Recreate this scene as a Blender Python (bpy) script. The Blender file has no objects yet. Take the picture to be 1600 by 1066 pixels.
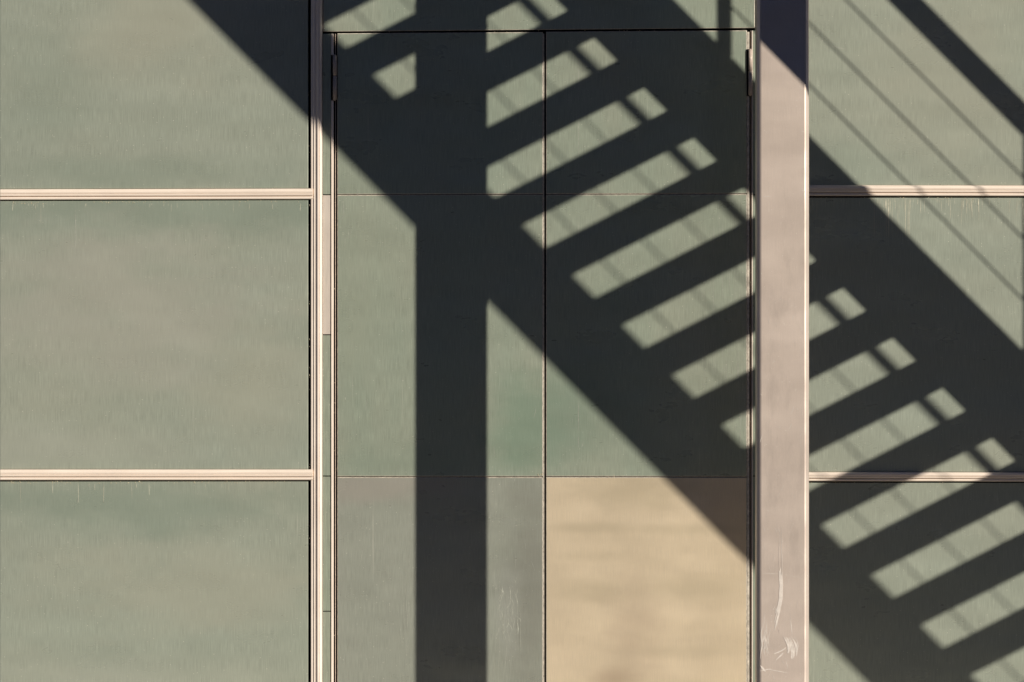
import bpy, bmesh, math, random
from mathutils import Vector, Matrix
random.seed(7)
sc = bpy.context.scene
COL = sc.collection

# ------------------------------------------------------------------ scale
# drawings are made in "u": 1 u = 2.57 mm; (u, v) with v down; wall face is y = 0
S = 0.00257
GV = 1215.0                     # v of the ground line
def X(u): return (u - 800.0) * S
def Z(v): return (GV - v) * S

# ------------------------------------------------------------------ camera
DIST = 20.0
cam = bpy.data.cameras.new('camera'); camo = bpy.data.objects.new('camera', cam); COL.objects.link(camo)
camo.location = (0, -DIST, Z(533)); camo.rotation_euler = (math.pi/2, 0, 0)
cam.sensor_width = 36; cam.lens = 36 * DIST / (1600 * S)
cam.clip_start = 0.1; cam.clip_end = 500
sc.camera = camo

# ------------------------------------------------------------------ light
SLOPE = 0.508                   # fall per unit of sideways run of the sun ray
SD = Vector((1, -1, SLOPE)).normalized()
ELEV = math.asin(SD.z); AZ = math.atan2(SD.x, SD.y)      # clockwise from +Y
w = bpy.data.worlds.new('World'); sc.world = w; w.use_nodes = True
nt = w.node_tree; bg = nt.nodes['Background']
sky = nt.nodes.new('ShaderNodeTexSky'); sky.sky_type = 'NISHITA'; sky.sun_disc = False
sky.sun_elevation = ELEV; sky.sun_rotation = AZ
sky.air_density = 1.0; sky.dust_density = 0.0; sky.ozone_density = 3.0
wb = nt.nodes.new('ShaderNodeMix'); wb.data_type = 'RGBA'; wb.blend_type = 'MULTIPLY'; wb.inputs[0].default_value = 1.0
wb.inputs[7].default_value = (1.17, 0.92, 1.06, 1)          # white balance of the sky
nt.links.new(sky.outputs[0], wb.inputs[6]); nt.links.new(wb.outputs[2], bg.inputs[0]); bg.inputs[1].default_value = 0.05
sl = bpy.data.lights.new('sun', 'SUN'); sl.energy = 5.0; sl.angle = math.radians(0.46); sl.color = (1.0, 0.93, 0.81)
so = bpy.data.objects.new('sun', sl); COL.objects.link(so)
so.rotation_euler = (-SD).to_track_quat('-Z', 'Y').to_euler(); so.location = (8, -8, 8)
sc.view_settings.view_transform = 'Standard'; sc.view_settings.look = 'None'
sc.view_settings.gamma = 1; sc.view_settings.use_curve_mapping = False
sc.view_settings.exposure = 0.02

# ------------------------------------------------------------------ helpers
def empty(name, label, cat, loc=(0, 0, 0), group=None):
    o = bpy.data.objects.new(name, None); COL.objects.link(o); o.location = loc
    o.empty_display_size = 0.2
    o['label'] = label; o['category'] = cat; o['kind'] = 'thing'
    if group: o['group'] = group
    return o

def link(name, me, parent=None, loc=(0, 0, 0), label=None, kind=None):
    o = bpy.data.objects.new(name, me); COL.objects.link(o)
    if parent: o.parent = parent
    o.location = loc
    if label: o['label'] = label
    if kind: o['kind'] = kind
    return o

def mesh_from(bm, name, mat, smooth=False):
    bmesh.ops.recalc_face_normals(bm, faces=bm.faces)
    me = bpy.data.meshes.new(name); bm.to_mesh(me); bm.free()
    if isinstance(mat, (list, tuple)):
        for m_ in mat: me.materials.append(m_)
        for p in me.polygons:
            n_ = p.normal
            if max(abs(n_.x), abs(n_.y), abs(n_.z)) < 0.995 and n_.y < -0.05: p.material_index = 1
    else: me.materials.append(mat)
    if smooth:
        for p in me.polygons: p.use_smooth = True
    return me

def slab(x0, x1, y0, y1, z0, z1, bev=0.0, bm=None):
    """box; y0 = front (towards the camera, more negative)"""
    bm = bm or bmesh.new()
    vs = [bm.verts.new(p) for p in ((x0,y0,z0),(x1,y0,z0),(x1,y1,z0),(x0,y1,z0),(x0,y0,z1),(x1,y0,z1),(x1,y1,z1),(x0,y1,z1))]
    fs = [bm.faces.new([vs[i] for i in f]) for f in ((0,1,5,4),(1,2,6,5),(2,3,7,6),(3,0,4,7),(4,5,6,7),(3,2,1,0))]
    if bev > 0:
        es = list({e for f in fs for e in f.edges})
        bmesh.ops.bevel(bm, geom=es, offset=bev, segments=2, profile=0.5, affect='EDGES')
    return bm

def panel_bm(u0, u1, vtl, vtr, vbl, vbr, front=0.0, thick=0.012, bev=0.0018, bulge=0.0):
    """sheet panel given in u/v with top and bottom edges that may run slightly off level"""
    bm = bmesh.new()
    f = -front
    q = [(X(u0), Z(vbl)), (X(u1), Z(vbr)), (X(u1), Z(vtr)), (X(u0), Z(vtl))]
    a = [bm.verts.new((x, f, z)) for x, z in q]; b = [bm.verts.new((x, f + thick, z)) for x, z in q]
    ff = bm.faces.new(a); bm.faces.new(b[::-1])
    for i in range(4): bm.faces.new((a[i], b[i], b[(i+1) % 4], a[(i+1) % 4]))
    bmesh.ops.bevel(bm, geom=list(ff.edges), offset=bev, segments=2, profile=0.5, affect='EDGES')
    return bm

def extrude_profile(pts, axis, a0, a1, mat, name, a0s=0, a1s=0):
    """pts: closed (p, y) section; axis 'z': p is x, runs a0..a1 in z; axis 'x': p is z (runs a0..a1 in x, rising by a1s)"""
    bm = bmesh.new()
    def P(p, y, a, s): return (p, y, a) if axis == 'z' else (a, y, p + s)
    A = [bm.verts.new(P(p, y, a0, a0s)) for p, y in pts]; B = [bm.verts.new(P(p, y, a1, a1s)) for p, y in pts]
    n = len(pts)
    for i in range(n): bm.faces.new((A[i], A[(i+1) % n], B[(i+1) % n], B[i]))
    bm.faces.new(A[::-1]); bm.faces.new(B)
    return mesh_from(bm, name, mat)

def tube(bm, p, q, r, n=12):
    p = Vector(p); q = Vector(q); d = (q - p)
    rot = d.to_track_quat('Z', 'Y').to_matrix().to_4x4()
    res = bmesh.ops.create_cone(bm, cap_ends=True, segments=n, radius1=r, radius2=r, depth=d.length,
                                matrix=Matrix.Translation((p + q) / 2) @ rot)
    return res

# ------------------------------------------------------------------ materials
class NG:
    def __init__(s, name):
        s.m = bpy.data.materials.new(name); s.m.use_nodes = True; s.t = s.m.node_tree
        s.b = s.t.nodes['Principled BSDF']
        tc = s.t.nodes.new('ShaderNodeTexCoord'); s.co = tc.outputs['Object']
        s.rnd = s.t.nodes.new('ShaderNodeObjectInfo').outputs['Random']
    def n(s, k): return s.t.nodes.new(k)
    def l(s, a, b): s.t.links.new(a, b)
    def inp(s, sock, v):
        if hasattr(v, 'is_output') or isinstance(v, bpy.types.NodeSocket): s.l(v, sock)
        else: sock.default_value = v
    def math(s, op, a, b=0.0, clamp=False):
        n = s.n('ShaderNodeMath'); n.operation = op; n.use_clamp = clamp
        s.inp(n.inputs[0], a); s.inp(n.inputs[1], b); return n.outputs[0]
    def mapr(s, v, a, b, c=0.0, d=1.0):
        n = s.n('ShaderNodeMapRange'); s.inp(n.inputs[0], v)
        n.inputs[1].default_value = a; n.inputs[2].default_value = b; n.inputs[3].default_value = c; n.inputs[4].default_value = d
        return n.outputs[0]
    def vec(s, scale, off=(0, 0, 0), use_rnd=True):
        m = s.n('ShaderNodeVectorMath'); m.operation = 'MULTIPLY'; s.l(s.co, m.inputs[0]); m.inputs[1].default_value = scale
        a = s.n('ShaderNodeVectorMath'); a.operation = 'ADD'; s.l(m.outputs[0], a.inputs[0])
        if use_rnd:
            c = s.n('ShaderNodeCombineXYZ'); r = s.math('MULTIPLY', s.rnd, 91.7)
            s.l(r, c.inputs[0]); s.l(s.math('MULTIPLY', s.rnd, 37.3), c.inputs[2]); c.inputs[1].default_value = off[1]
            s.l(c.outputs[0], a.inputs[1])
        else: a.inputs[1].default_value = off
        return a.outputs[0]
    def noise(s, scale, detail=3, rough=0.5, off=(0, 0, 0), rnd=True, dist=0.0):
        n = s.n('ShaderNodeTexNoise'); s.l(s.vec(scale, off, rnd), n.inputs['Vector']); n.inputs['Scale'].default_value = 1
        n.inputs['Detail'].default_value = detail; n.inputs['Roughness'].default_value = rough; n.inputs['Distortion'].default_value = dist
        return n.outputs['Fac']
    def mix(s, f, a, b, mode='MIX'):
        n = s.n('ShaderNodeMix'); n.data_type = 'RGBA'; n.blend_type = mode
        s.inp(n.inputs[0], f)
        s.inp(n.inputs[6], a if not isinstance(a, tuple) else (*a, 1)); s.inp(n.inputs[7], b if not isinstance(b, tuple) else (*b, 1))
        return n.outputs[2]
    def box(s, x0, x1, z0, z1, soft):
        sp = s.n('ShaderNodeSeparateXYZ'); s.l(s.co, sp.inputs[0])
        def edge(o, a, up):
            return s.mapr(o, a - soft, a + soft, 0, 1) if up else s.mapr(o, a - soft, a + soft, 1, 0)
        f = s.math('MULTIPLY', edge(sp.outputs[0], x0, 1), edge(sp.outputs[0], x1, 0))
        g = s.math('MULTIPLY', edge(sp.outputs[2], z0, 1), edge(sp.outputs[2], z1, 0))
        return s.math('MULTIPLY', f, g)

def blob(u, v, ru, rv, col, amt, edge=0.5):
    """a cloudy colour patch, for painted sheen bands as well as stains, centred at (u, v)"""
    def f(g, c, light):
        sp = g.n('ShaderNodeSeparateXYZ'); g.l(g.co, sp.inputs[0])
        dx = g.math('DIVIDE', g.math('SUBTRACT', sp.outputs[0], X(u)), ru * S); dz = g.math('DIVIDE', g.math('SUBTRACT', sp.outputs[2], Z(v)), rv * S)
        d = g.math('SQRT', g.math('ADD', g.math('MULTIPLY', dx, dx), g.math('MULTIPLY', dz, dz)))
        d = g.math('ADD', d, g.mapr(g.noise((3, 1, 6), 4, 0.6, off=(u, 4.4, v), rnd=False), 0.2, 0.8, -edge, edge))
        n = g.n('ShaderNodeMapRange'); n.interpolation_type = 'SMOOTHSTEP'; g.l(d, n.inputs[0])
        n.inputs[1].default_value = 1.2; n.inputs[2].default_value = 0.1; n.inputs[3].default_value = 0; n.inputs[4].default_value = amt
        return g.mix(n.outputs[0], c, col)
    return f

def sheet_metal(name, base, alt, light, mott=0.55, grain=0.10, scratch=0.35, speck=0.55, rough=0.42, mscale=(1.1, 1, 3.2), extra=None, spec=0.5, wave=0.012, metal=0.0):
    g = NG(name)
    c = base
    # broad cloudy weathering, on the sheets also painted reflection bands, drawn out sideways
    m1 = g.mapr(g.noise(mscale, 3, 0.55), 0.32, 0.68)
    c = g.mix(g.math('MULTIPLY', m1, mott), base, alt)
    m2 = g.mapr(g.noise((4.5, 1, 9), 4, 0.6), 0.35, 0.7)
    c = g.mix(g.math('MULTIPLY', m2, 0.30 * mott), c, tuple(0.62 * v for v in base))
    # vertical rubbing grain
    gr = g.noise((420, 420, 14), 3, 0.6)
    grf = g.mapr(gr, 0.25, 0.75, 1 - grain, 1 + grain)
    n = g.n('ShaderNodeVectorMath'); n.operation = 'SCALE'; g.l(c, n.inputs[0]); g.l(grf, n.inputs['Scale']); c = n.outputs[0]
    fine = g.noise((900, 900, 900), 2, 0.6)
    n = g.n('ShaderNodeVectorMath'); n.operation = 'SCALE'; g.l(c, n.inputs[0]); g.l(g.mapr(fine, 0.2, 0.8, 0.92, 1.08), n.inputs['Scale']); c = n.outputs[0]
    # long vertical scratches, only here and there
    s1 = g.mapr(g.noise((230, 1, 1.6), 1, 0.4), 0.73, 0.80)
    s2 = g.mapr(g.noise((3, 1, 2.0), 2, 0.5, off=(0, 3.3, 0)), 0.48, 0.62)
    c = g.mix(g.math('MULTIPLY', g.math('MULTIPLY', s1, s2), scratch), c, light)
    # short slanting nicks
    s3 = g.mapr(g.noise((160, 1, 35), 1, 0.4, off=(0, 7.1, 0)), 0.80, 0.84)
    c = g.mix(g.math('MULTIPLY', s3, scratch), c, light)
    # specks
    v = g.n('ShaderNodeTexVoronoi'); g.l(g.vec((75, 1, 75), (0, 1.7, 0)), v.inputs['Vector']); v.inputs['Scale'].default_value = 1
    sp = g.n('ShaderNodeSeparateColor'); g.l(v.outputs['Color'], sp.inputs[0])
    pick = g.mapr(sp.outputs[0], 0.80, 0.81); rad = g.mapr(sp.outputs[1], 0, 1, 0.04, 0.15)
    dot = g.math('LESS_THAN', v.outputs['Distance'], rad)
    c = g.mix(g.math('MULTIPLY', g.math('MULTIPLY', pick, dot), speck), c, light)
    if extra: c = extra(g, c, light)
    g.b.inputs['Metallic'].default_value = metal
    g.l(c, g.b.inputs['Base Color'])
    g.l(g.mapr(g.noise((3, 1, 7), 4, 0.6), 0.3, 0.7, rough - 0.06, rough + 0.08), g.b.inputs['Roughness'])
    g.b.inputs['Specular IOR Level'].default_value = spec
    bp = g.n('ShaderNodeBump'); bp.inputs['Strength'].default_value = 0.12; bp.inputs['Distance'].default_value = 0.0006
    g.l(gr, bp.inputs['Height'])
    b2 = g.n('ShaderNodeBump'); b2.inputs['Strength'].default_value = 1.0; b2.inputs['Distance'].default_value = wave
    g.l(g.noise((1.6, 1, 3.4), 2, 0.5, off=(0, 9.9, 0)), b2.inputs['Height']); g.l(bp.outputs[0], b2.inputs['Normal'])
    g.l(b2.outputs[0], g.b.inputs['Normal'])
    return g.m

LIGHT = (0.80, 0.78, 0.66)
GREEN = (0.385, 0.425, 0.352); TAN = (0.450, 0.450, 0.362)
DKG = (0.265, 0.325, 0.262); PINKGR = (0.470, 0.456, 0.392); PALEG = (0.46, 0.475, 0.400)
MET = 0.30; RG = 0.30

def chain(*fs):
    def f(g, c, light):
        for h in fs: c = h(g, c, light)
        return c
    return f

def scuffs(x0, x1, z0, z1, sc_, thr, amt, dist=0.6, soft=0.05, seed=0.0):
    def f(g, c, light):
        b = g.box(x0, x1, z0, z1, soft)
        s = g.mapr(g.noise(sc_, 3, 0.55, off=(seed, 2.2, seed), rnd=False, dist=dist), thr, thr + 0.12)
        return g.mix(g.math('MULTIPLY', g.math('MULTIPLY', b, s), amt), c, light)
    return f

M_panel = sheet_metal('green_grey_sheet', GREEN, TAN, LIGHT, mott=0.45, grain=0.20, scratch=0.5, speck=0.7, rough=RG, metal=MET, mscale=(0.8, 1, 2.0), extra=chain(  # blobs paint the wavy sheet's reflection bands into its colour
    blob(240, 330, 520, 50, DKG, 0.6), blob(190, 470, 260, 150, PINKGR, 0.55), blob(60, 700, 260, 45, PALEG, 0.5), blob(400, 600, 120, 160, TAN, 0.5),
    blob(160, 790, 420, 60, DKG, 0.6), blob(300, 920, 300, 90, TAN, 0.55), blob(120, 1080, 300, 60, PALEG, 0.5), blob(270, 40, 180, 90, TAN, 0.6),
    blob(60, 150, 130, 90, DKG, 0.25), blob(240, 265, 300, 30, DKG, 0.35), blob(1500, 120, 180, 160, TAN, 0.5), blob(1310, 250, 120, 60, DKG, 0.3)))
M_door = sheet_metal('green_door_sheet', (0.345, 0.398, 0.318), (0.405, 0.408, 0.325), LIGHT, mott=0.5, grain=0.22, scratch=0.6, speck=0.6, rough=RG, metal=MET, mscale=(4, 1, 1.2), extra=chain(  # door blobs are sheen tones put into the colour
    blob(820, 660, 90, 110, (0.225, 0.315, 0.235), 0.65), blob(900, 640, 90, 120, (0.235, 0.310, 0.240), 0.6), blob(560, 500, 60, 220, (0.36, 0.40, 0.315), 0.4), blob(640, 730, 160, 40, (0.27, 0.33, 0.26), 0.4)))
M_foot = sheet_metal('grey_foot_sheet', (0.360, 0.380, 0.322), (0.39, 0.400, 0.345), LIGHT, mott=0.6, grain=0.18, scratch=0.8, speck=0.6, rough=RG, metal=MET, mscale=(4, 1, 1.4), extra=chain(
    blob(830, 900, 60, 260, (0.265, 0.265, 0.228), 0.7), blob(600, 760, 160, 30, (0.40, 0.37, 0.325), 0.7), blob(795, 960, 30, 110, (0.42, 0.43, 0.39), 0.45, 0.8)))
OB = (0.52, 0.44, 0.30)
M_ochre = sheet_metal('ochre_sheet', (0.83, 0.69, 0.50), (0.78, 0.65, 0.465), (0.9, 0.84, 0.70), mott=0.35, grain=0.07, scratch=0.25, speck=0.4, rough=0.36, metal=0.45, mscale=(1.0, 1, 12.0), wave=0.008, extra=chain(  # OB bands are reflections painted into the ochre
    blob(920, 825, 90, 12, OB, 0.35, 0.13), blob(1080, 828, 100, 12, OB, 0.32, 0.13), blob(925, 925, 85, 24, OB, 0.35, 0.13), blob(1090, 920, 100, 26, OB, 0.38, 0.13),
    blob(1000, 770, 110, 40, OB, 0.4, 0.6), blob(930, 868, 70, 12, OB, 0.2, 0.13), blob(985, 1000, 60, 120, (0.60, 0.47, 0.35), 0.4, 0.5), blob(960, 1060, 50, 25, (0.50, 0.38, 0.27), 0.6, 0.5), blob(1070, 1020, 100, 14, OB, 0.25, 0.13)))
M_strip = sheet_metal('pinkish_strip', (0.74, 0.66, 0.58), (0.70, 0.62, 0.54), LIGHT, mott=0.4, metal=MET, rough=RG)
M_right2 = M_panel
M_right = M_panel
M_frame = sheet_metal('peach_frame_paint', (0.93, 0.82, 0.72), (0.84, 0.70, 0.60), (0.95, 0.90, 0.80), mott=0.9, grain=0.10, scratch=0.2, speck=0.5, rough=0.34, mscale=(60, 1, 3), wave=0.0)
M_transom = sheet_metal('peach_transom_paint', (0.93, 0.81, 0.70), (0.82, 0.68, 0.57), (0.95, 0.90, 0.80), mott=0.9, grain=0.03, scratch=0.2, speck=0.5, rough=0.34, mscale=(3, 1, 160), wave=0.0)

def plain(name, col, rough=0.6, spec=0.4, var=0.15, sc_=30):
    g = NG(name)
    c = g.mix(g.mapr(g.noise((sc_, sc_, sc_), 4, 0.6), 0.3, 0.7), tuple(v * (1 - var) for v in col), tuple(v * (1 + var) for v in col))
    g.l(c, g.b.inputs['Base Color']); g.b.inputs['Roughness'].default_value = rough; g.b.inputs['Specular IOR Level'].default_value = spec
    return g.m
M_edge = plain('worn_pale_edge', (0.54, 0.48, 0.40), 0.45, 0.5, 0.35, 60)
M_mark = plain('pale_rubbed_mark', (0.42, 0.43, 0.37), 0.55, 0.3, 0.25, 90)
M_cmark = plain('pale_scrape_on_taupe', (0.70, 0.63, 0.57), 0.5, 0.4, 0.12, 60)
M_drip = plain('dried_lime_drip', (0.60, 0.58, 0.46), 0.7, 0.3, 0.2, 90)
M_gasket = plain('black_rubber_gasket', (0.012, 0.011, 0.010), 0.8, 0.2)
M_back = plain('dark_backing', (0.020, 0.018, 0.016), 0.9, 0.1)
M_hinge = plain('bronze_hinge', (0.50, 0.40, 0.34), 0.38, 0.5, 0.2, 120)
M_steel = plain('dark_painted_steel', (0.045, 0.047, 0.050), 0.5, 0.4, 0.2, 12)
M_cable = plain('steel_wire_rope', (0.25, 0.25, 0.25), 0.4, 0.5)
M_debris = plain('pale_dried_grit', (0.60, 0.52, 0.36), 0.9, 0.1, 0.3, 200)

def paving_mat():
    g = NG('grey_asphalt')
    c = g.mix(g.mapr(g.noise((0.7, 0.7, 1), 5, 0.6), 0.35, 0.65), (0.045, 0.045, 0.045), (0.070, 0.068, 0.065))
    c = g.mix(g.mapr(g.noise((140, 140, 140), 3, 0.7), 0.45, 0.7), c, (0.12, 0.115, 0.11))
    g.l(c, g.b.inputs['Base Color']); g.b.inputs['Roughness'].default_value = 0.85
    bp = g.n('ShaderNodeBump'); bp.inputs['Distance'].default_value = 0.003; g.l(g.noise((140, 140, 140), 3, 0.7), bp.inputs['Height'])
    g.l(bp.outputs[0], g.b.inputs['Normal'])
    return g.m

# ------------------------------------------------------------------ ground
bm = bmesh.new()
vs = [bm.verts.new(p) for p in ((-250, -250, 0), (250, -250, 0), (250, 250, 0), (-250, 250, 0))]; bm.faces.new(vs)
g = link('ground', mesh_from(bm, 'ground', paving_mat())); g['kind'] = 'structure'

g2 = NG('pale_bounce_paving')
c_ = g2.mix(g2.mapr(g2.noise((1.5, 1.5, 1), 5, 0.6), 0.3, 0.7), (0.36, 0.33, 0.29), (0.46, 0.43, 0.38))
g2.l(c_, g2.b.inputs['Base Color']); g2.b.inputs['Roughness'].default_value = 0.9
pav = bpy.data.objects.new('bounce_pavement', None); COL.objects.link(pav); pav['kind'] = 'structure'  # unseen apron, added to bounce warm light up the wall
me_s = mesh_from(slab(0, 0.893, -0.893, 0, 0.0, 0.004), 'bounce_paving_slab', g2.m)
for i_ in range(10):
    for j_ in range(3): link('bounce_paving_slab', me_s, pav, (-4.2 + i_ * 0.9, -0.02 - j_ * 0.9, 0.001))

# ------------------------------------------------------------------ facade
facade = empty('facade_wall', 'grey-green metal panel wall in a peach frame on both sides of the doors', 'wall')
def fac(name, bm_or_me, mat=None, label=None, kind=None, parent=None):
    me = bm_or_me if isinstance(bm_or_me, bpy.types.Mesh) else mesh_from(bm_or_me, name, mat)
    return link(name, me, parent or facade, (0, 0, 0), label, kind)

UL, UR = -760, 2300
VTOP = -1500
fac('backing', slab(X(UL), X(UR), 0.060, 0.30, 0.0, Z(VTOP)), M_back)

# rows of the left bay: (top v left, top v right, bottom v left, bottom v right)
leftrows = [(-470, -470, -19, -22), (-1, -3, 297, 294), (316.5, 313, 733, 733), (753, 752.5, 1170, 1170), (1189, 1189, 1207, 1207)]
for (a, b, c_, d) in leftrows:
    fac('panel', panel_bm(UL + 22, 481.5, a, b, c_, d, 0.0), M_panel)
rightrows = [(-470, -470, -168, -168), (-148, -148, 289, 290), (309, 309.5, 737, 738), (754.5, 755, 1172, 1172), (1190, 1190, 1207, 1207)]
for i, (a, b, c_, d) in enumerate(rightrows):
    fac('panel', panel_bm(1214, 1990, a, b, c_, d, 0.0), M_right2 if i == 2 else M_right)
for (a, b, c_, d) in rightrows:
    fac('panel', panel_bm(2016, UR, a, b, c_, d, 0.0), M_right)
for z0, z1 in ((-980, -490), (-1490, -1000)):
    for u0, u1 in ((UL + 22, 481.5), (506, 1178), (1214, 1990), (2016, UR)):
        fac('panel', panel_bm(u0, u1, z0, z0, z1, z1, 0.0), M_panel)
# panel over the doors
fac('header_panel', panel_bm(505, 1179.5, -470, -470, 49.6, 43.8, 0.0, bev=0.0024), [M_door, M_edge])
# narrow strip beside the left door and beside the right door
for i, (a, b) in enumerate(((53, 303.8), (305.2, 522.5), (524, 743.3), (744.8, 954.6), (956, 1205))):
    fac('side_strip', panel_bm(504.5, 517.3, a, a, b, b, 0.001, bev=0.001), M_strip if i == 1 else M_door,
        'pinkish grey stretch of the narrow strip' if i == 1 else None)
for i, (a, b) in enumerate(((48, 303.8), (305.2, 743.3), (744.8, 1205))):
    fac('side_strip', panel_bm(1176.2, 1190, a, a, b, b, 0.001, bev=0.001), M_door)
# raised lips of the door frame
fac('frame_lip', slab(X(517.6), X(521.2), -0.006, 0.03, Z(1205), Z(53), 0.0010), M_frame)
fac('frame_lip', slab(X(1174.6), X(1176.0), -0.003, 0.03, Z(1205), Z(48), 0.0006), M_frame)
# thin seal inside the left and right joint
fac('door_seal', slab(X(523.6), X(524.6), 0.008, 0.04, Z(1205), Z(53)), M_hinge)
fac('door_seal', slab(X(1172.6), X(1173.4), 0.008, 0.04, Z(1205), Z(48)), M_hinge)

def mull_section(u0, u1, proud, flip=False):
    w = (u1 - u0)
    # (fraction across, fraction proud)
    f = [(0, -0.5), (0, 0.30), (0.05, 0.36), (0.20, 0.36), (0.24, 0.52), (0.27, 0.60), (0.42, 0.60), (0.44, 0.52), (0.47, 0.52), (0.49, 0.72),
         (0.54, 0.92), (0.62, 1.0), (0.70, 0.98), (0.72, 0.86), (0.745, 0.86), (0.765, 0.96), (0.83, 0.86), (0.92, 0.60), (0.975, 0.25), (1.0, -0.5)]
    if flip: f = [(1 - a, b) for a, b in f][::-1]
    return [(a, -b * proud) for a, b in [(X(u0 + w * p), q) for p, q in f]]
fac('mullion', extrude_profile(mull_section(486, 504, 0.020), 'z', 0.0, Z(VTOP), M_frame, 'mullion'))
fac('mullion', extrude_profile(mull_section(1192, 1210, 0.020), 'z', 0.0, Z(VTOP), M_frame, 'mullion'))
fac('mullion', extrude_profile(mull_section(1994, 2012, 0.020), 'z', 0.0, Z(VTOP), M_frame, 'mullion'))
fac('mullion', extrude_profile(mull_section(UL, UL + 18, 0.020), 'z', 0.0, Z(VTOP), M_frame, 'mullion'))

def transom(u0, u1, vl, vr, h=17):
    # section runs from bottom to top: small lower ridge, groove, tall rounded upper ridge
    f = [(0, -0.6), (0, 0.20), (0.04, 0.48), (0.10, 0.56), (0.20, 0.56), (0.25, 0.50), (0.28, 0.22), (0.32, 0.22), (0.34, 0.60), (0.38, 0.68),
         (0.52, 0.74), (0.545, 0.66), (0.565, 0.66), (0.585, 0.80), (0.72, 0.86), (0.86, 0.80), (0.95, 0.58), (1.0, 0.2), (1.0, -0.6)]
    pts = [((p - 1) * h * S, -q * 0.020) for p, q in f]
    return extrude_profile(pts, 'x', X(u0), X(u1), M_transom, 'transom', Z(vl), Z(vr))
for vl, vr in ((-490, -490), (-18, -21), (297.4, 294.6), (733.6, 733.4), (1170.5, 1170.5), (-1000, -1000)):
    fac('transom', transom(UL + 18, 488.6, vl, vr))
for vl, vr in ((-490, -490), (-167.5, -167.5), (289.2, 290.4), (1172.5, 1172.5), (-1000, -1000)):
    fac('transom', transom(1210, 1994, vl, vr)); fac('transom', transom(2012, UR, vl, vr))
fac('transom', transom(1210, 1994, 737.3, 739, 14.5)); fac('transom', transom(2012, UR, 739, 739, 14.5))
for vl in (-490, -1000): fac('transom', transom(504, 1192, vl, vl))
# sill at the foot of the wall
fac('plinth', slab(X(UL), X(UR), -0.012, 0.055, 0.002, 0.018, 0.002), M_steel)

# grit and cobweb scraps caught along the bars and joints
def grit():
    bm = bmesh.new()
    def chip(u, v, s, y, elong=1.0, ang=0.0):
        n = random.randint(4, 6); ph = random.random() * 6.28
        ring = []; ca, sa = math.cos(ang), math.sin(ang)
        for i in range(n):
            a = ph + 6.283 * i / n; r = s * random.uniform(0.6, 1.2)
            px, pz = r * math.cos(a), r * math.sin(a) * elong
            ring.append(bm.verts.new((X(u) + px * ca - pz * sa, y, Z(v) + px * sa + pz * ca)))
        top = bm.verts.new((X(u), y - s * 0.8, Z(v)))
        for i in range(n): bm.faces.new((ring[i], ring[(i + 1) % n], top))
    def row(u0, u1, v0, v1, n, y=-0.0004, smax=0.0016):
        cl = [random.uniform(u0, u1) for _ in range(max(2, n // 9))]
        for _ in range(n):
            u = random.gauss(random.choice(cl), 9) if random.random() < 0.6 else random.uniform(u0, u1)
            if not u0 < u < u1: continue
            t = (u - u0) / (u1 - u0)
            chip(u, v0 + (v1 - v0) * t + random.uniform(-1.2, 2.2), random.uniform(0.0004, smax), y, random.uniform(0.6, 2.2), random.uniform(-1, 1))
    row(0, 480, 317, 313.5, 120); row(0, 480, 753.5, 753, 150); row(1266, 1600, 309.5, 310, 70); row(1266, 1600, 755, 755.5, 80)
    row(-300, 480, 295, 293, 25); row(506, 1170, 51, 46, 25)
    row(528, 850, 746, 746, 45, smax=0.0010); row(854, 1168, 746, 746, 40, smax=0.0010); row(528, 1168, 305, 304, 40, smax=0.0009)
    for (uu, n) in ((484, 40), (524, 35), (1172, 60), (1178, 40)):
        for _ in range(n):
            chip(uu + random.gauss(0, 1.2), random.uniform(60, 1060), random.uniform(0.0004, 0.0014), -0.001, random.uniform(1, 3), random.uniform(-.5, .5))
    for _ in range(7): chip(845 + random.uniform(-5, 4), 742 + random.uniform(-3, 3), random.uniform(0.001, 0.003), -0.001, 0.7)
    return bm
fac('grit', grit(), M_debris, kind='stuff')

# rubbed marks and dried drips: thin tapering strokes lying on the sheet
RN = [0]
def ribbon(bm, pts, wmax, y, to=lambda p: (X(p[0]), Z(p[1]))):
    RN[0] = (RN[0] + 1) % 97; y = y - RN[0] * 9e-6
    P = [Vector(to(p)) for p in pts]; n = len(P); L = []; R = []
    for i, p in enumerate(P):
        d = (P[min(i + 1, n - 1)] - P[max(i - 1, 0)]).normalized(); nn = Vector((-d.y, d.x))
        wd = wmax * (0.15 + 0.85 * math.sin(math.pi * min(0.95, max(0.05, (i + 0.3) / n)))) * random.uniform(0.7, 1.1) / 2
        L.append(bm.verts.new((p.x + nn.x * wd, y, p.y + nn.y * wd))); R.append(bm.verts.new((p.x - nn.x * wd, y, p.y - nn.y * wd)))
    for i in range(n - 1): bm.faces.new((L[i], R[i], R[i + 1], L[i + 1]))
def stroke(bm, u0, v0, u1, v1, wmax, y, bow=0.0, n=7, jit=0.3):
    pts = []
    for i in range(n):
        t = i / (n - 1); b = bow * math.sin(math.pi * t)
        pts.append((u0 + (u1 - u0) * t + b + random.uniform(-jit, jit), v0 + (v1 - v0) * t))
    ribbon(bm, pts, wmax, y)
bm = bmesh.new(); YM = -0.00025
for u0_, u1_, n_, ln in ((1266, 1600, 34, 13), (1362, 1425, 30, 26), (1500, 1530, 12, 14), (1575, 1600, 9, 16)):
    for _ in range(n_):
        u_ = random.uniform(u0_, u1_); l_ = random.expovariate(1 / ln) + 4
        stroke(bm, u_, 311, u_ + random.uniform(-.3, .3), 311 + min(l_, 60), random.uniform(0.0008, 0.0022), YM, n=5, jit=0.15)
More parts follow.
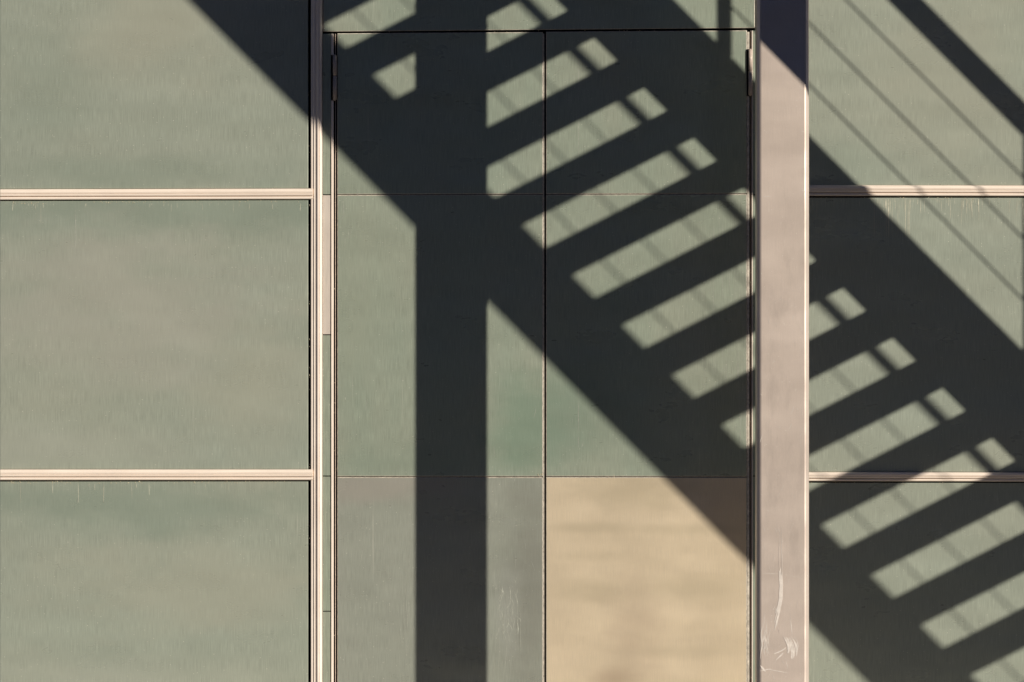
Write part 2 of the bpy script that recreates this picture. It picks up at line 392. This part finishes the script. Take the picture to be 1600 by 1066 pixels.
for _ in range(44):
    u_ = random.uniform(5, 478); l_ = random.expovariate(1 / 7) + 2
    v_ = random.choice((318, 318, 755)); stroke(bm, u_, v_, u_ + random.uniform(-.5, .5), v_ + min(l_, 30), random.uniform(0.0008, 0.0018), YM, n=4, jit=0.2)
fac('dried_drip', bm, M_drip, kind='stuff')
bm = bmesh.new()
stroke(bm, 118, 322, 118, 398, 0.0020, YM); stroke(bm, 432, 798, 441, 818, 0.0018, YM); stroke(bm, 335, 815, 352, 850, 0.0008, YM)
stroke(bm, 1295, 71, 1325, 78, 0.0022, YM, n=9, jit=0.8); stroke(bm, 1269, 45, 1282, 70, 0.0010, YM)
for _ in range(46):
    u_ = random.choice((random.uniform(5, 475), random.uniform(1270, 1595))); v_ = random.uniform(10, 1050); a_ = random.gauss(0, 0.35); l_ = random.uniform(3, 14)
    stroke(bm, u_, v_, u_ + l_ * math.sin(a_), v_ + l_, random.uniform(0.0008, 0.0019), YM, n=4, jit=0.4)
fac('rubbed_mark', bm, M_mark, kind='stuff')

# ------------------------------------------------------------------ doors
def hinge(parent, uc, v0, v1, side):
    bm = bmesh.new(); r = 3.1 * S
    vm = v0 + (v1 - v0) * 0.46
    for a, b in ((v0, vm - 0.5), (vm + 0.5, v1)):
        tube(bm, (X(uc), -0.010, Z(a)), (X(uc), -0.010, Z(b)), r, 14)
    tube(bm, (X(uc), -0.010, Z(v0 - 1.2)), (X(uc), -0.010, Z(v1 + 1.2)), r * 0.55, 10)
    h = link('hinge', mesh_from(bm, 'hinge', M_hinge), parent)
    for p in h.data.polygons: p.use_smooth = len(p.vertices) == 4
    bm = slab(X(uc - 5.6), X(uc + 2.5), -0.006, 0.01, Z(v1 + 1), Z(v0 - 1), 0.0006)
    link('hinge_plate', mesh_from(bm, 'hinge_plate', M_gasket), h)
    return h

leafL = empty('door_leaf', 'left green-grey metal door leaf with a scuffed grey foot panel', 'door')
leafR = empty('door_leaf', 'right green-grey metal door leaf with an ochre tan foot panel', 'door')
def dp(parent, rect, mat, label=None, **k):
    u0, u1, a, b, c_, d = rect
    return link('door_panel', mesh_from(panel_bm(u0, u1, a, b, c_, d, 0.0, bev=k.get('bev', 0.0027)), 'door_panel', [mat, M_edge]), parent, label=label)
dp(leafL, (527, 848.4, 52.3, 50.2, 304.0, 303.4), M_door)
dp(leafL, (527, 848.4, 305.0, 304.4, 744.6, 744.8), M_door)
dp(leafL, (527, 848.4, 745.7, 745.9, 1202, 1202), M_foot, 'scuffed brownish grey foot panel')
dp(leafR, (853.2, 1167.1, 49.8, 47.6, 303.4, 302.6), M_door)
dp(leafR, (853.2, 1167.1, 304.4, 303.6, 744.6, 745.0), M_door)
dp(leafR, (853.2, 1167.1, 745.7, 746.1, 1202, 1202), M_ochre, 'ochre tan foot panel')
for leaf, xa, xb in ((leafL, 530, 846), (leafR, 857, 1165)):
    bm = bmesh.new()
    for _ in range(60):
        u_ = random.uniform(xa, xb); v_ = random.uniform(60, 1060 if leaf is leafL else 722); a_ = random.gauss(0, 0.25); l_ = random.uniform(3, 18)
        stroke(bm, u_, v_, u_ + l_ * math.sin(a_), v_ + l_, random.uniform(0.0007, 0.0016), YM, n=4, jit=0.4)
    if leaf is leafL:
        stroke(bm, 535, 312, 534, 345, 0.0022, YM, bow=3, n=9, jit=0.9); stroke(bm, 540, 368, 538, 386, 0.0016, YM)
        for _ in range(60):     # long faint rubs low on the leaf
            u_ = random.choice((random.gauss(795, 16), random.gauss(640, 8), random.uniform(540, 846))); v_ = random.uniform(850, 1040)
            if 530 < u_ < 847: stroke(bm, u_, v_, u_ + random.gauss(0, 2), v_ + random.uniform(12, 60), random.uniform(0.0007, 0.0017), YM, n=6)
        for _ in range(40):
            u_ = random.gauss(790, 10); v_ = random.uniform(905, 985); stroke(bm, u_, v_, u_ + random.uniform(-8, 8), v_ + random.uniform(5, 25), random.uniform(0.0008, 0.003), YM, bow=2, n=6)
    else:
        for u_, va, vb, w_ in ((904, 95, 700, 0.0015), (1115, 335, 640, 0.0012), (1129, 350, 560, 0.0012), (1152, 100, 330, 0.0008), (1101, 400, 700, 0.0007), (1140, 400, 700, 0.0008), (1146, 55, 120, 0.001), (1158, 55, 120, 0.0012), (1163, 330, 700, 0.0012)):
            v_ = va
            while v_ < vb:
                l_ = random.uniform(20, 90); stroke(bm, u_, v_, u_ + random.uniform(-.4, .4), min(v_ + l_, vb), w_, YM, n=7, jit=0.2); v_ += l_ * random.uniform(0.9, 1.4)
        for _ in range(90):     # fine run marks down the hinge side
            u_ = 1166 - random.expovariate(1 / 22); v_ = random.uniform(306, 680)
            if u_ > 1040: stroke(bm, u_, v_, u_, v_ + random.uniform(15, 70), random.uniform(0.0005, 0.0010), YM, n=5, jit=0.15)
    link('rubbed_mark', mesh_from(bm, 'rubbed_mark', M_mark), leaf, kind='stuff')
link('edge_trim', mesh_from(slab(X(848.6), X(850.3), -0.0008, 0.011, Z(1202), Z(52.6), 0.0006), 'edge_trim', M_edge), leafL)
link('edge_trim', mesh_from(slab(X(1167.3), X(1170.9), -0.0012, 0.011, Z(1202), Z(50), 0.0008), 'edge_trim', M_edge), leafR)
bm = bmesh.new()
for _ in range(34):
    u_ = random.uniform(857, 1163); v_ = random.uniform(750, 1060); a_ = random.gauss(0, 0.3); l_ = random.uniform(2, 12)
    stroke(bm, u_, v_, u_ + l_ * math.sin(a_), v_ + l_, random.uniform(0.0007, 0.0015), YM, n=4, jit=0.4)
stroke(bm, 973, 752, 976, 762, 0.0016, YM); stroke(bm, 927, 746, 932, 751, 0.0018, YM); stroke(bm, 959, 741, 961, 752, 0.0014, YM)
link('scrape_mark', mesh_from(bm, 'scrape_mark', plain('pale_scrape_on_ochre', (0.78, 0.68, 0.52), 0.5, 0.4, 0.1, 60)), leafR, kind='stuff')
# folded leaf bodies behind the face sheets
link('leaf_core', mesh_from(slab(X(528.5), X(849), 0.0135, 0.045, Z(1201), Z(54)), 'leaf_core', M_back), leafL)
link('leaf_core', mesh_from(slab(X(855), X(1169.5), 0.0135, 0.045, Z(1201), Z(51)), 'leaf_core', M_back), leafR)
hinge(leafL, 523.2, 87, 156.5, -1); hinge(leafL, 523.2, 1080, 1150, -1)
hinge(leafR, 1172.4, 78, 149, 1); hinge(leafR, 1172.4, 1080, 1150, 1)

# ------------------------------------------------------------------ column
PF, PB = 514.5, 466.5           # distance of its front and back faces from the wall, in u
u0, u1 = 1157.0, 1233.7
colx = X((u0 + u1) / 2); coly = -(PF + PB) / 2 * S
hw = (u1 - u0) / 2 * S; hd = (PF - PB) / 2 * S
ztopc = Z(-560)
column = empty('steel_column', 'taupe rectangular steel column standing free in front of the wall by the doors', 'column', (colx, coly, 0))
def rounded_rect(hw, hd, r, n=6):
    pts = []
    for cx, cy, a0 in ((hw - r, hd - r, 0), (-hw + r, hd - r, 90), (-hw + r, -hd + r, 180), (hw - r, -hd + r, 270)):
        A = Vector((cx + r * math.cos(math.radians(a0)), cy + r * math.sin(math.radians(a0))))
        B = Vector((cx + r * math.cos(math.radians(a0 + 90)), cy + r * math.sin(math.radians(a0 + 90))))
        K = A + B - Vector((cx, cy)); e = 0.22       # pressed corner: a flat chamfer with softened shoulders
        P0 = A + (A - K) * e; P3 = B + (B - K) * e; P1 = A.lerp(B, e * 0.8); P2 = B.lerp(A, e * 0.8)
        for P in (P0, P1, P2, P3): pts.append((P.x, P.y))
    return pts
def col_extra(g, c, light):
    zb = lambda v: Z(v)
    c = scuffs(-0.09, 0.09, zb(860), zb(300), (60, 1, 14), 0.70, 0.4, 1.4, 0.05, 4.0)(g, c, light)
    d = g.box(-0.08, 0.09, zb(900), zb(300), 0.15)
    k = g.mapr(g.noise((14, 1, 5), 4, 0.65, off=(3, 1.2, 9), rnd=False), 0.50, 0.72)
    return g.mix(g.math('MULTIPLY', g.math('MULTIPLY', d, k), 0.5), c, (0.37, 0.31, 0.27))
M_column = sheet_metal('taupe_column_paint', (0.725, 0.610, 0.530), (0.650, 0.545, 0.470), (0.95, 0.9, 0.82), mott=0.6, grain=0.05, scratch=0.35, speck=0.45,
                       rough=0.36, mscale=(6, 1, 2.2), metal=0.35, extra=col_extra)
me = extrude_profile(rounded_rect(hw, hd, 0.0145), 'z', 0.017, ztopc, M_column, 'shaft')
link('shaft', me, column)
bm = bmesh.new(); cm = DIST / (DIST - PF * S)
def onc(u, v): return (800 + (u - 800) / cm, 533 + (v - 533) / cm)
def cst(u0, v0, u1, v1, wmax, bow=0.0, n=8, jit=0.35):
    a = onc(u0, v0); b = onc(u1, v1); stroke(bm, a[0], a[1], b[0], b[1], wmax * 1.7, -PF * S - 0.00025, bow, n, jit)
cst(1221, 822, 1222, 905, 0.0013); cst(1218, 830, 1217, 890, 0.0009)
for _ in range(9): cst(1219 + random.uniform(-2, 4), 885 + random.uniform(0, 20), 1214 + random.uniform(-5, 3), 970 + random.uniform(-15, 22), random.uniform(0.0012, 0.0045), bow=4, n=9)
for k_ in range(9): cst(1224 + k_ * 2.0 + random.uniform(-1, 1), 996 + random.uniform(-3, 5), 1231 + k_ * 1.9, 1022 + random.uniform(-6, 8), random.uniform(0.0015, 0.0050), bow=3, n=8)
for _ in range(14): cst(random.uniform(1190, 1205), 965 + random.uniform(0, 40), random.uniform(1187, 1203), 1005 + random.uniform(0, 35), random.uniform(0.0007, 0.0022), bow=-2)
cst(1235, 968, 1238, 992, 0.0018); cst(1194, 957, 1193, 985, 0.0012); cst(1209, 1022, 1228, 1012, 0.0035, bow=2); cst(1212, 1032, 1224, 1020, 0.003)
cst(1188, 1040, 1196, 1050, 0.0045); cst(1196, 1045, 1232, 1052, 0.0016, bow=0); cst(1187, 1049, 1205, 1045, 0.0016); cst(1228, 1030, 1231, 1046, 0.001)
cst(1189, 896, 1220, 897, 0.0010); cst(1222, 897, 1252, 903, 0.0008); cst(1192, 307, 1204, 307, 0.0011); cst(1252, 297, 1258, 300, 0.0018); cst(1250, 205, 1257, 206, 0.0012)
for _ in range(46):
    u_ = random.uniform(1190, 1256); v_ = random.uniform(450, 1060); a_ = random.gauss(0, 0.8); l_ = random.uniform(2, 13)
    cst(u_, v_, u_ + l_ * math.sin(a_) * 0.5, v_ + l_, random.uniform(0.0005, 0.0012), n=4)
for _ in range(26):
    u_ = random.uniform(1188, 1258); v_ = random.uniform(120, 1060); cst(u_, v_, u_ + 1, v_ + random.uniform(0.6, 2), random.uniform(0.001, 0.0024), n=3)
bmesh.ops.translate(bm, verts=bm.verts, vec=(-colx, -coly, 0))
link('scrape_mark', mesh_from(bm, 'scrape_mark', M_cmark), column, kind='stuff')
link('base_plate', mesh_from(slab(-hw - 0.05, hw + 0.05, -hd - 0.05, hd + 0.05, 0.005, 0.017, 0.002), 'base_plate', M_column), column)
link('cap_plate', mesh_from(slab(-hw - 0.01, hw + 0.01, -hd - 0.01, hd + 0.01, ztopc, ztopc + 0.012, 0.001), 'cap_plate', M_column), column)

# ------------------------------------------------------------------ staircase
# it stands out in front of the wall, above and right of what the camera frames; its shadow falls on the wall
def unshadow(u, v, d): return u + d, v - SLOPE * d      # where a thing at distance d casts onto (u, v)
stair = empty('steel_staircase', 'open steel staircase with wire-rope railings whose striped shadow falls across the doors', 'staircase', (X(2990), -775 * S, 0))
SL = Vector((X(2990), -775 * S, 0))
def st(name, bm, mat, parent=stair):
    bmesh.ops.translate(bm, verts=bm.verts, vec=-SL)
    return link(name, mesh_from(bm, name, mat), parent)
TX, TV = 77.75, 78.15           # going and rise
MS = TV / TX
UA, UB = 560.0, 2975.0          # run of the flight
def sloped(bm, ua, ub, vref, d0, d1, top, bot, m=MS, uref=1866.6):
    """bar following the flight: vertical extents top..bot (v offsets) about v = vref + m (u - uref)"""
    vs = []
    for u in (ua, ub):
        for d in (d0, d1):
            for o in (top, bot):
                vs.append(bm.verts.new((X(u), -d * S, max(0.0, Z(vref + m * (u - uref) + o)))))
    a = vs
    for f in ((0,1,3,2),(4,6,7,5),(0,2,6,4),(1,5,7,3),(0,4,5,1),(2,3,7,6)): bm.faces.new([a[i] for i in f])
# centre line of the flight at u = 1866.6
def vcen(c_shadow, d, us=None):
    """v at uref of the line that casts a shadow v - u = c_shadow around the middle of the picture from distance d"""
    us = us or 1100.0
    ur, vr = unshadow(us, us + c_shadow, d)
    return vr + MS * (1866.6 - ur)
def stringer(d_web, d_flange, c_top, c_bot):
    d0, d1 = min(d_web, d_flange), max(d_web, d_flange)
    vt = vcen(c_top, d0); vb = vcen(c_bot, d1)
    bm = bmesh.new()
    wt = 3.0 * (1 if d_flange > d_web else -1)
    sloped(bm, UA, UB, 0, min(d_web, d_web + wt), max(d_web, d_web + wt), vt + 4.5, vb - 4.5)
    sloped(bm, UA, UB, 0, d0, d1, vt, vt + 4.5); sloped(bm, UA, UB, 0, d0, d1, vb - 4.5, vb)
    return st('stringer', bm, M_steel), vt, vb
outer, vto, vbo = stringer(960, 984.5, -465, -288)
inner, vti, vbi = stringer(600, 575.5, -1054, -867)
# treads
t0u, t0v, tw, th = 1866.6, 21.6, 92.0, 18.5
bm = slab(-tw / 2 * S, tw / 2 * S, 0, (960 - 600) * S, -th / 2 * S, th / 2 * S, 0.002)
me_t = mesh_from(bm, 'tread', M_steel)
kmin = math.ceil((UA + 40 - t0u) / TX); kmax = int((1200 - t0v) / TV)
for k in range(kmin, kmax + 1):
    u, v = t0u + k * TX, t0v + k * TV
    if Z(v) < 0.06: continue
    link('tread', me_t, stair, Vector((X(u), -960 * S, Z(v))) - SL)
# posts, rails, cables
for d, vt_, c_list, rail in ((580.0, vti, None, 'box'), (976.0, vto, None, 'tube')):
    def vline(c, us):            # rail line from the inner shadow, carried to this side at the same height
        ur, vr = unshadow(us, us + c, 580.0)
        return vr + MS * (1866.6 - ur)
    vr0 = vline(-1414, 1495)
    k = -3
    while True:
        ul = 1705.3 + k * 479
        if ul > UB - 30: break
        if ul > UA + 20:
            uc = ul + 6.25
            ztop = Z(vr0 + MS * (uc - 1866.6)); zbot = Z(vt_ + MS * (uc - 1866.6)) - 6 * S
            bmp = slab(X(ul), X(ul + 12.5), -(d + 6.25) * S, -(d - 6.25) * S, zbot, ztop, 0.001)
            st('post', bmp, M_steel)
        k += 1
    if rail == 'box':
        bm = bmesh.new(); sloped(bm, UA, UB - 20, vr0, d - 9.5, d + 9.5, -14.5, 14.5); st('handrail', bm, M_steel)
    else:
        bm = bmesh.new(); f = lambda u: (X(u), -d * S, Z(vr0 + MS * (u - 1866.6)))
        tube(bm, f(UA), f(UB - 20), 7.2 * S, 16); st('handrail', bm, M_steel)
    for c_ in (-1131, -1227, -1322):
        v0 = vline(c_, 1430); bm = bmesh.new(); f = lambda u: (X(u), -d * S, Z(v0 + MS * (u - 1866.6)))
        tube(bm, f(UA + 20), f(UB - 30), 0.0030, 8); st('wire_rope', bm, M_cable)
# landing at the top of the flight and the bracket that ties it to the column
vl = t0v + (kmin - 1) * TV
st('landing', slab(X(UA - 560), X(UA + 30), -984 * S, -576 * S, Z(vl) - 0.06, Z(vl), 0.003), M_steel)
for (uu, dd) in ((UA - 540, 600), (UA - 540, 960)):
    st('landing_post', slab(X(uu), X(uu + 40), -(dd + 20) * S, -(dd - 20) * S, 0, Z(vl) - 0.06, 0.003), M_steel)
zb = ztopc + 0.012
bm = slab(colx - 0.06, colx + 0.06, -984 * S, coly + hd, zb + 0.002, zb + 0.12, 0.003); st('support_beam', bm, M_steel)

# ------------------------------------------------------------------ unseen overhang and buildings, added to block sky light
added_canopy = empty('added_canopy', 'unseen flat dark steel overhang added high above the doors to block sky', 'added_canopy', (0, 0, Z(-1510)))  # unseen plate, added to keep sky light off the upper wall
link('added_roof_plate', mesh_from(slab(X(-760), X(2300), -3.6, -0.004, -0.02, 0.16, 0.004), 'added_roof_plate', M_steel), added_canopy)
for uu in range(-700, 2300, 420):
    link('added_rib', mesh_from(slab(X(uu), X(uu) + 0.06, -3.4, -0.01, -0.20, -0.022, 0.003), 'added_rib', M_steel), added_canopy)
M_brick = plain('added_dark_brown_brick', (0.10, 0.075, 0.06), 0.85, 0.3, 0.25, 3)
M_conc = plain('added_grey_concrete', (0.16, 0.155, 0.15), 0.85, 0.3, 0.2, 1.5)
M_glass = plain('added_dark_window_glass', (0.02, 0.025, 0.03), 0.12, 0.5)
def block(x0, x1, y, h, mat, label, nx, ny):  # unseen buildings, added to block low sky and deepen the shade
    cx = (x0 + x1) / 2
    b = empty('added_building', label, 'building', (cx, y, 0))
    link('wall', mesh_from(slab(x0 - cx, x1 - cx, -12, 0, 0.004, h), 'wall', mat), b)
    link('added_roof', mesh_from(slab(x0 - cx - 0.3, x1 - cx + 0.3, -12.3, 0.3, h + 0.002, h + 0.5, 0.02), 'added_roof', M_conc), b)
    wx = (x1 - x0) / nx; wz = h / ny
    pane = mesh_from(slab(-wx * 0.32, wx * 0.32, 0, 0.05, -wz * 0.3, wz * 0.3, 0.01), 'window', M_glass)
    sill = mesh_from(slab(-wx * 0.36, wx * 0.36, 0, 0.16, -wz * 0.3 - 0.12, -wz * 0.3 - 0.01, 0.01), 'sill', M_conc)
    for i in range(nx):
        for j in range(ny):
            p = ((i + 0.5) * wx + x0 - cx, 0.005, (j + 0.5) * wz)
            wn = link('window', pane, b, p); link('sill', sill, wn)
block(-62, -30, -40, 17, M_brick, 'dark brown brick block added behind the camera to cut low sky', 10, 5)
block(-28, 4, -38, 13, M_conc, 'unseen grey concrete block added to darken the horizon', 10, 4)
block(7, 75, -36, 16.8, M_brick, 'long five-storey brown brick block added against the sky glow near the sun', 18, 5)
